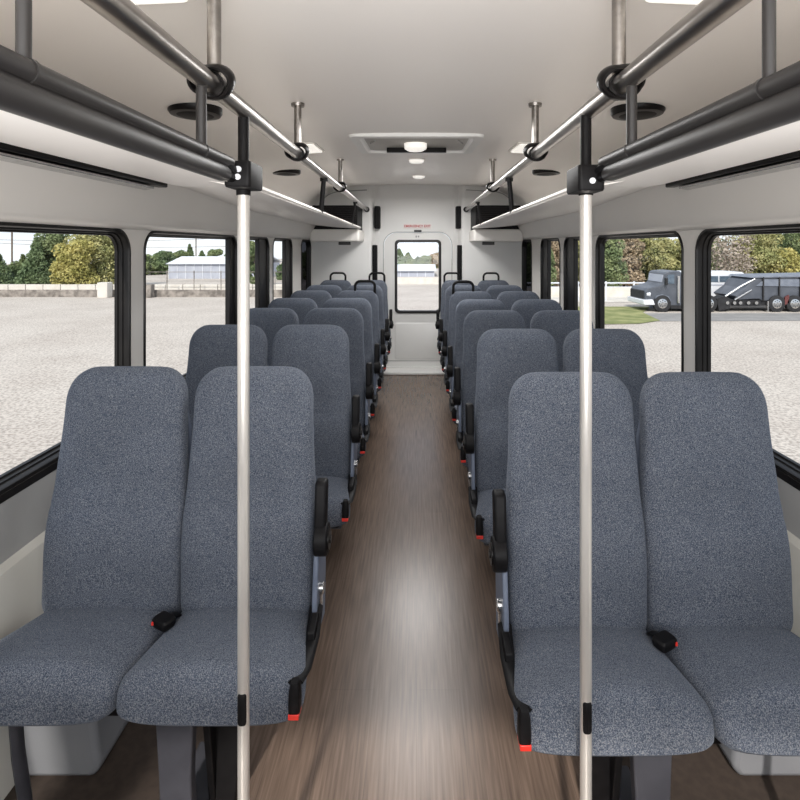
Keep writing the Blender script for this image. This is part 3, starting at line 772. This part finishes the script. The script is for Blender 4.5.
shed('white_building', -30, 9, 275, 48, 5, 'small white building at the left edge beyond the barrier', 3)
shed('warehouse', 392, 434, 267, 66, 8, 'distant white low building seen through the rear door window', 4)
bm = NB(); dd_ = 53; box(bm, P(380, 0, dd_).x, P(455, 0, dd_).x, dd_, dd_+.4, GZ, P(0, 277.5, dd_).z); o = obj('boundary_wall', bm, 'concrete', smooth=False); tag(o, 'pale boundary wall seen through the rear door window', 'wall')
# trees
def leaves(bm, c, r, n, s, squash=1.0, cone=False):
    for _ in range(n):
        while True:
            p = Vector((random.uniform(-1, 1), random.uniform(-1, 1), random.uniform(-1, 1)))
            if p.length <= 1: break
        if p.length > 0: p = p.normalized()*(p.length**.45)
        q = c+Vector((p.x*r, p.y*r, p.z*r*squash))
        a = Vector((random.gauss(0, 1), random.gauss(0, 1), random.gauss(0, 1))).normalized(); b = a.orthogonal().normalized()
        b = Matrix.Rotation(random.uniform(0, 2*PI), 3, a) @ b; e = a.cross(b)
        k = s*random.uniform(.6, 1.3)
        vs = [bm.verts.new(q+b*k), bm.verts.new(q+e*k*.6), bm.verts.new(q-b*k), bm.verts.new(q-e*k*.6)]
        bm.faces.new(vs)
def tree(px_, ytop, d, wpx, kind, m, label, n=26, base=None):
    p = P(px_, ytop, d); w = wpx*d/F/2; h = p.z-GZ; x = p.x
    name = {'c': 'conifer_tree', 'b': 'bare_tree', 'r': 'broadleaf_tree', 's': 'shrub'}[kind]
    t = empty(name, (x, d, GZ)); tag(t, label, 'tree' if kind != 's' else 'shrub', 'trees beyond the lot')
    bm = NB(); tr = max(.09, h*.022)
    tube(bm, [(x, d, GZ), (x+.05*h*.3, d, GZ+h*.3), (x-.02*h, d, GZ+h*.65), (x, d, GZ+h*.95)], [tr, tr*.8, tr*.5, tr*.15], 8)
    nb = {'b': 40, 'c': 0}.get(kind, 5)
    for k in range(nb):
        z0 = GZ+h*random.uniform(.18, .75); an = random.uniform(0, 2*PI); L_ = w*random.uniform(.4, .7 if kind != 'b' else 1.0); up = h*random.uniform(.08, .28)
        p0 = Vector((x, d, z0)); p2 = p0+Vector((math.cos(an)*L_, math.sin(an)*L_, up)); p1 = (p0+p2)/2+Vector((0, 0, -up*.15))
        tube(bm, [p0, p1, p2], [tr*.4, tr*.25, tr*.08], 5)
    obj('trunk', bm, 'twig' if kind == 'b' else 'bark', t)
    bm = NB(); ls = .0025*d if kind != 'b' else .003*d
    if kind == 'c':
        for k in range(30):
            u = k/29; z = lerp(GZ+h*.10, GZ+h*.97, u); rr = w*(1-u)*.95+.12
            for j in range(max(2, int(7*(1-u)+2))):
                an = random.uniform(0, 2*PI); leaves(bm, Vector((x+math.cos(an)*rr*.55, d+math.sin(an)*rr*.55, z)), rr*.5, 70, ls*.9, .6)
    elif kind == 'b':
        for k in range(n):
            an = random.uniform(0, 2*PI); q = random.random()**.5
            leaves(bm, Vector((x+math.cos(an)*w*.75*q, d+math.sin(an)*w*.75*q, GZ+h*random.uniform(.3, .9))), w*.3, 40, ls, .9)
    else:
        for k in range(n):
            an = random.uniform(0, 2*PI); q = random.random()**.5; u = random.uniform(.12, .88)
            env = math.sin(PI*min(1, .22+u*.74))**.6
            leaves(bm, Vector((x+math.cos(an)*w*.72*q*env, d+math.sin(an)*w*.72*q*env, GZ+h*u)), w*.36, 300, ls, .8)
    obj('crown', bm, m, t)
T = tree
T(-6, 246, 47, 40, 'c', 'leafdk', 'dark conifer cut by the left edge of the picture')
T(16, 262, 50, 26, 'r', 'leafgr', 'low dark green tree beneath the power lines at far left')
T(36, 237, 47, 36, 'c', 'leafdk', 'pointed green conifer with open sky to its left')
T(23, 254, 49, 16, 'c', 'leafgr', 'small pointed conifer between two larger ones at far left')
T(56, 222, 49, 40, 'r', 'leafgr', 'tall green tree just left of the yellow autumn tree')
T(95, 222, 47, 58, 'r', 'leafol', 'tall olive tree filling the right of the first left window', n=46)
T(76, 240, 44.5, 50, 'r', 'leafyel', 'bushy yellow autumn tree in the first left window', n=44)
T(120, 230, 50, 40, 'r', 'leafol', 'olive tree behind the first left window pillar')
T(147, 255, 70, 26, 'r', 'leafgr', 'green tree at the left end of the metal shed')
T(163, 251, 72, 26, 'r', 'leafdk', 'dark tree standing behind the left end of the metal shed')
T(182, 250, 74, 20, 'r', 'leafgr', 'green tree behind the shed roof, left of the tallest conifer')
T(190, 244, 76, 12, 'c', 'leafdk', 'tallest pointed conifer behind the shed roof')
T(202, 251, 76, 18, 'c', 'leafdk', 'small dark conifer behind the middle of the shed roof')
T(215, 249, 74, 20, 'r', 'leafgr', 'round green tree behind the right part of the shed roof')
T(230, 250, 74, 20, 'r', 'leafdk', 'dark tree behind the left pole, right of the shed')
T(255, 238, 50, 24, 'r', 'leafgr', 'green tree filling the third left window')
T(283, 262, 60, 16, 'r', 'leafdk', 'dark round tree in the fourth left window')
T(305, 250, 60, 24, 'r', 'leafgr', 'green tree in the last left window')
for i, (x_, y_, w_, k_, m_) in enumerate(((399, 250, 20, 'c', 'leafdk'), (408, 254, 20, 'c', 'leafgr'), (418, 258, 20, 'c', 'leafdk'), (428, 258, 20, 'r', 'leafgr'), (438, 255, 22, 'r', 'leafbr'))):
    T(x_, y_-1, 92, w_, k_, m_, 'hazy %s through the rear door window, %s' % (['dark conifer', 'green conifer', 'dark conifer', 'round green tree', 'brownish tree'][i], ['at its left edge', 'second from its left edge', 'in its middle', 'right of its middle', 'at its right edge'][i]))
rt_ = [(532, 236, 40, 'r', 'leafgr', 'dark green tree in the last right window'), (552, 228, 42, 'r', 'leafbr', 'brown leaved tree in the fourth right window'), (574, 226, 42, 'r', 'leafol', 'olive tree in the third right window'),
       (605, 226, 40, 'r', 'leafgr', 'green tree at the left side of the second right window'), (624, 228, 34, 'r', 'leafbr', 'reddish brown tree in the middle of the second right window'), (646, 226, 44, 'r', 'leafol', 'pale olive tree above the parked truck cab'),
       (672, 236, 40, 'r', 'leafol', 'olive tree behind the right window pillar'), (700, 222, 50, 'r', 'leafgr', 'green tree behind the white minibus'), (726, 228, 46, 'b', 'twig', 'bare grey tree above the white minibus'),
       (756, 224, 50, 'r', 'leafol', 'olive tree above the front of the dump trailer'), (782, 218, 56, 'r', 'leafgr', 'dark green tree above the dump trailer'), (815, 236, 60, 'r', 'leafyel', 'yellowish tree at the right edge of the picture'), (775, 250, 50, 'r', 'leafyel', 'low yellow green shrub tree right behind the dump trailer')]
for i, (x_, y_, w_, k_, m_, l_) in enumerate(rt_):
    T(x_, y_, 47+(i % 3)*2.5 if k_ != 'b' else 44, w_+8, k_, m_, l_, n=40)
# right fence
dfc = 37
t = empty('rail_fence', (P(620, 0, dfc).x, dfc, GZ)); tag(t, 'pale rail fence behind the grass on the right', 'fence')
xa, xb = P(515, 0, dfc).x, P(860, 0, dfc).x
bm = NB(); tube(bm, [(xa, dfc, P(0, 283, dfc).z), (xb, dfc, P(0, 283, dfc).z)], .05, 8); tube(bm, [(xa, dfc, P(0, 287, dfc).z), (xb, dfc, P(0, 287, dfc).z)], .03, 8); obj('rail', bm, 'siding', t)
for px_ in range(520, 860, 28):
    bm = NB(); p = P(px_+2, 282, dfc); tube(bm, [(p.x, dfc, GZ), (p.x, dfc, p.z+.05)], .06, 8); obj('post', bm, 'siding', t)
bm = NB(); box(bm, xa-4, xb+8, dfc+3, dfc+3.3, GZ, P(0, 287, dfc+3).z); o = obj('boundary_wall', bm, 'concrete', smooth=False); tag(o, 'pale low boundary wall behind the rail fence on the right', 'wall')
sheet('trim_path_right', [P(510, 0, 36).xyz, P(900, 0, 36).xyz, P(900, 0, 40).xyz, P(510, 0, 40).xyz], 'concrete', GZ+.02)
# gate post by truck
bm = NB(); p = P(651.5, 273, 33); tube(bm, [(p.x, 33, GZ), (p.x, 33, p.z)], .17, 12); o = obj('concrete_post', bm, 'siding2'); tag(o, 'thick grey post standing by the truck bonnet', 'post')
# truck and trailers
DT = 30.7
def q(x_, y_, d=DT): p = P(x_, y_, d); return (p.x, p.z)
def wheel(t, x_, y_, d, r):
    p = P(x_, y_, d); zc = GZ+r
    bm = NB(); tube(bm, [(p.x, d-.02, zc), (p.x, d+.0, zc), (p.x, d+.26, zc), (p.x, d+.28, zc)], [r*.93, r, r, r*.93], 28); w = obj('wheel', bm, 'tyre', t)
    bm = NB(); tube(bm, [(p.x, d-.035, zc), (p.x, d-.01, zc)], [r*.5, r*.62], 20); tube(bm, [(p.x, d-.07, zc), (p.x, d-.02, zc)], [r*.16, r*.22], 12); obj('hub', bm, 'chrome', w)
    bm = NB(); 
    for k in range(8):
        a = 2*PI*k/8; cyl(bm, (p.x+math.cos(a)*r*.38, d-.036, zc+math.sin(a)*r*.38), (0, 1, 0), r*.06, .02, 6)
    obj('wheel_nuts', bm, 'tyre', w)
t = empty('truck', (q(668, 0)[0], DT, GZ)); tag(t, 'dark grey semi truck cab facing left beyond the second right window', 'truck')
bm = NB(); pl = [q(646, 303), q(646, 292), q(649, 288.5), (q(661, 285.5)), q(664, 284), q(666, 274), q(668, 272), q(681, 271), q(683, 274), q(700, 274), q(700, 306), q(672, 306), q(669, 299), q(663, 297), q(657, 299), q(655, 306), q(647, 306)]
loft(bm, [[(a, DT+.12, b) for a, b in pl], [(a, DT+.2*0, b) if False else (a, DT+2.3, b) for a, b in pl]]); obj('cab_body', bm, 'truck', t, bevel=.06, smooth=False)
bm = NB(); pl = [q(667, 283.5), q(668.5, 275), q(675, 274.5), q(675, 284)]; prism(bm, pl, 'y', DT+.08, DT+.14); obj('side_window', bm, 'vglass', t)
bm = NB(); a1 = q(664, 284); a2 = q(666, 274)
pl = [(a1[0]-.03+.2*(a2[0]-a1[0]), a1[1]+.15*(a2[1]-a1[1])), (a1[0]-.03+.9*(a2[0]-a1[0]), a1[1]+.9*(a2[1]-a1[1])), (a1[0]+.05+.9*(a2[0]-a1[0]), a1[1]+.9*(a2[1]-a1[1])), (a1[0]+.05, a1[1]+.1)]
prism(bm, pl, 'y', DT+.3, DT+2.1); obj('windscreen', bm, 'siding2', t)
bm = NB(); pl = [q(655, 300), q(657, 296), q(663, 294.5), q(669, 296.5), q(671, 301), q(669, 301), q(667, 298.5), q(663, 297.5), q(658.5, 299), q(657, 302)]; prism(bm, pl, 'y', DT+.0, DT+.3); obj('fender', bm, 'trailer', t)
bm = NB(); pl = [q(643.5, 305), q(643.5, 300), q(653, 299.5), q(655, 305)]; prism(bm, pl, 'y', DT-.05, DT+2.4); obj('bumper', bm, 'vwhite', t, bevel=.05)
bm = NB(); pl = [q(645, 299), q(645, 291.5), q(647, 291), q(647, 299)]; prism(bm, pl, 'y', DT+.3, DT+2.1); obj('grille', bm, 'tyre', t)
bm = NB(); p = P(649.5, 294.5, DT); tube(bm, [(p.x-.1, DT+.18, p.z), (p.x+.1, DT+.14, p.z)], [.1, .13], 12); obj('headlamp', bm, 'vwhite', t)
bm = NB(); a = q(679, 0)[0]; tube(bm, [(a, DT+.05, P(0, 303, DT).z), (a, DT+.05, P(0, 276, DT).z)], .09, 12); obj('exhaust_stack', bm, 'chrome', t)
bm = NB(); box(bm, q(665, 0)[0], q(667, 0)[0], DT-.12, DT+.05, P(0, 285, DT).z, P(0, 278, DT).z); obj('mirror', bm, 'tyre', t)
bm = NB(); box(bm, q(672, 0)[0], q(712, 0)[0], DT+.15, DT+2.2, P(0, 309, DT).z, P(0, 305, DT).z); obj('chassis', bm, 'tyre', t, smooth=False)
wheel(t, 662.5, 0, DT, .5); wheel(t, 709, 0, DT, .5); wheel(t, 693, 0, DT, .5)
# white minibus behind
DV = 34
t = empty('minibus', (P(735, 0, DV).x, DV, GZ)); tag(t, 'white minibus with dark windows parked behind the dump trailer', 'bus')
Q = lambda x_, y_: q(x_, y_, DV)
bm = NB(); pl = [Q(690, 303), Q(690, 274), Q(693, 272), Q(742, 272), Q(748, 275), Q(754, 286), Q(762, 289), Q(765, 303)]
prism(bm, pl, 'y', DV+.0, DV+2.2); obj('body', bm, 'vwhite', t, bevel=.08, smooth=False)
bm = NB(); prism(bm, [Q(692, 282), Q(692, 276), Q(745, 276), Q(749, 282)], 'y', DV-.03, DV+.02); obj('window_band', bm, 'vglass', t)
bm = NB()
for x_ in (704, 718, 732): box(bm, Q(x_, 0)[0], Q(x_+1, 0)[0], DV-.05, DV+.0, Q(0, 282)[1], Q(0, 276)[1])
obj('pillars', bm, 'vwhite', t)
bm = NB(); box(bm, Q(690, 0)[0], Q(760, 0)[0], DV-.02, DV+.02, Q(0, 285.5)[1], Q(0, 284.3)[1]); obj('stripe', bm, 'siding2', t)
wheel(t, 700, 0, DV, .42); wheel(t, 752, 0, DV, .42)
# dump trailer
t = empty('dump_trailer', (q(780, 0)[0], DT, GZ)); tag(t, 'dark grey dump trailer with two wheels at the right edge beyond the window', 'trailer')
bm = NB(); pl = [q(736, 296), q(747, 288), q(752, 281), q(757, 277.5), q(830, 276), q(830, 301), q(764, 301), q(760, 299), q(740, 300)]
prism(bm, pl, 'y', DT+.1, DT+2.4); obj('dump_body', bm, 'truck', t, bevel=.05, smooth=False)
bm = NB(); prism(bm, [q(757, 286), q(765, 279.5), q(830, 279), q(830, 287)], 'y', DT+.04, DT+.11); obj('side_panel', bm, 'trailer', t, smooth=False)
bm = NB(); prism(bm, [q(753, 278), q(756, 276.2), q(832, 274.5), q(832, 277)], 'y', DT+.0, DT+2.5); obj('top_rail', bm, 'trailer', t, bevel=.03)
bm = NB(); 
for x_ in (763, 779, 800, 820): box(bm, q(x_, 0)[0], q(x_+1.3, 0)[0], DT+.0, DT+.1, P(0, 301, DT).z, P(0, 277, DT).z)
obj('side_rib', bm, 'tyre', t)
bm = NB(); tube(bm, [(q(722, 0)[0], DT+.3, P(0, 301, DT).z), (q(742, 0)[0], DT+.2, P(0, 287, DT).z), (q(756, 0)[0], DT+.1, P(0, 279, DT).z)], .06, 8); tube(bm, [(q(735, 0)[0], DT+.05, P(0, 300, DT).z), (q(752, 0)[0], DT+.05, P(0, 290, DT).z)], .05, 8); obj('draw_bar', bm, 'chrome', t)
bm = NB(); box(bm, q(713, 0)[0], q(830, 0)[0], DT+.2, DT+2.2, P(0, 306, DT).z, P(0, 300, DT).z); prism(bm, [q(720, 311), q(718, 299), q(726, 296), q(733, 300), q(731, 309)], 'y', DT+.1, DT+.8); obj('chassis', bm, 'tyre', t, smooth=False)
bm = NB(); box(bm, q(767, 0)[0], q(768.3, 0)[0], DT-.05, DT+.1, GZ, P(0, 301, DT).z); obj('landing_leg', bm, 'chrome', t)
bm = NB()
for x_ in (728, 735, 741, 749, 757): cyl(bm, (q(x_, 0)[0], DT+.08, P(0, 303, DT).z), (0, 1, 0), .1, .1, 12)
obj('couplings', bm, 'chrome', t)
bm = NB(); prism(bm, [q(784.5, 305), q(785, 297), q(789, 295), q(789, 303)], 'y', DT-.02, DT+.08); obj('tool_box', bm, mat('dark_red', srgb(96, 52, 50), .6, noise=(4, srgb(110, 60, 58), 2)), t)
for x_ in (777, 795, 812): wheel(t, x_, 0, DT, .49)
# utility poles
for i, (x_, yt_, d_) in enumerate(((12, 222, 60), (196, 232, 80))):
    a = P(x_, yt_, d_); t = empty('utility_pole', (a.x, d_, GZ)); tag(t, ('thin utility pole near the left edge with wires', 'thin utility pole rising above the metal shed', 'thin utility pole beyond the pointed conifer')[i], 'pole', 'utility poles')
    bm = NB(); tube(bm, [(a.x, d_, GZ), (a.x, d_, a.z)], .09, 8); obj('mast', bm, 'bark', t)
    bm = NB(); box(bm, a.x-.9, a.x+.9, d_-.06, d_+.06, a.z-.9, a.z-.75); obj('crossarm', bm, 'bark', t)
for i, (y0_, y1_) in enumerate(((238.5, 237), (241, 246))):
    bm = NB(); A = P(-40, y0_, 60); B = P(250, y1_, 60); pts = []
    for k in range(17):
        u = k/16; p = A.lerp(B, u); p.z -= .4*math.sin(PI*u); pts.append(p)
    tube(bm, pts, .022, 5); o = obj('power_line', bm, 'bark'); tag(o, ('upper thin power line crossing the sky at far left', 'lower thin power line crossing the sky at far left')[i], 'power line', 'power lines')

# ------------------------------------------------------------------ light
w = bpy.data.worlds.new('sky'); C.world = w; w.use_nodes = True; nt = w.node_tree; nt.nodes.clear()
o = nt.nodes.new('ShaderNodeOutputWorld'); bg = nt.nodes.new('ShaderNodeBackground'); tc = nt.nodes.new('ShaderNodeTexCoord')
sp = nt.nodes.new('ShaderNodeSeparateXYZ'); rp = nt.nodes.new('ShaderNodeValToRGB'); e = rp.color_ramp.elements
e[0].position = 0.0; e[0].color = (.80, .84, .88, 1); e[1].position = .45; e[1].color = (.50, .56, .66, 1); k = e.new(.06); k.color = (.60, .70, .82, 1)
nz = nt.nodes.new('ShaderNodeTexNoise'); nz.inputs['Scale'].default_value = 3; nz.inputs['Detail'].default_value = 6
mxn = nt.nodes.new('ShaderNodeMix'); mxn.data_type = 'RGBA'; mxn.inputs[7].default_value = (.9, .93, .96, 1)
r3 = nt.nodes.new('ShaderNodeValToRGB'); r3.color_ramp.elements[0].position = .5; r3.color_ramp.elements[1].position = .75
L = nt.links.new
L(tc.outputs['Generated'], sp.inputs[0]); L(sp.outputs['Z'], rp.inputs['Fac']); L(tc.outputs['Generated'], nz.inputs['Vector']); L(nz.outputs['Fac'], r3.inputs['Fac'])
L(r3.outputs['Color'], mxn.inputs[0]); L(rp.outputs['Color'], mxn.inputs[6]); L(mxn.outputs[2], bg.inputs['Color'])
bg.inputs['Strength'].default_value = 1.25; L(bg.outputs[0], o.inputs[0])
def light(name, typ, loc, rot, energy, size=None, size_y=None, col=(1, 1, 1)):
    l = bpy.data.lights.new(name, typ); l.energy = energy; l.color = col
    if typ == 'AREA': l.shape = 'RECTANGLE'; l.size = size; l.size_y = size_y or size
    if typ == 'SUN': l.angle = R(2)
    ob = bpy.data.objects.new(name, l); ob.location = loc; ob.rotation_euler = rot; COL.objects.link(ob); return ob
light('sun', 'SUN', (0, 0, 30), (R(48), R(10), R(-18)), 3.4, col=(1, .95, .89))
light('fill_front', 'AREA', (0, -.35, 1.75), (R(86), 0, 0), 13, 1.7, .5, col=(1, .985, .97))  # added fill lamp behind the camera, not a fitting of the bus
light('fill_up', 'AREA', (0, -.3, 1.2), (R(140), 0, 0), 24, 1.6, .5, col=(1, .99, .985))  # added upward fill, out of view, to brighten the ceiling
for i, (d, en) in enumerate(((2.0, 8), (3.9, 14), (5.4, 20))):
    light('aisle_lamp_glow', 'AREA', (0, d, cz(d)-.06), (0, 0, 0), en, .5, .8, col=(1, .99, .98))

# ------------------------------------------------------------------ camera
cam = bpy.data.cameras.new('camera'); co = bpy.data.objects.new('camera', cam); COL.objects.link(co)
co.location = (0, 0, H); co.rotation_euler = (PI/2, 0, 0); cam.sensor_width = 36; cam.lens = F/800*36
cam.shift_x = -(VX-400)/800; cam.shift_y = (VY-400)/800; cam.clip_start = .02; cam.clip_end = 500
C.camera = co
C.view_settings.view_transform = 'Standard'; C.view_settings.look = 'None'; C.view_settings.exposure = .2
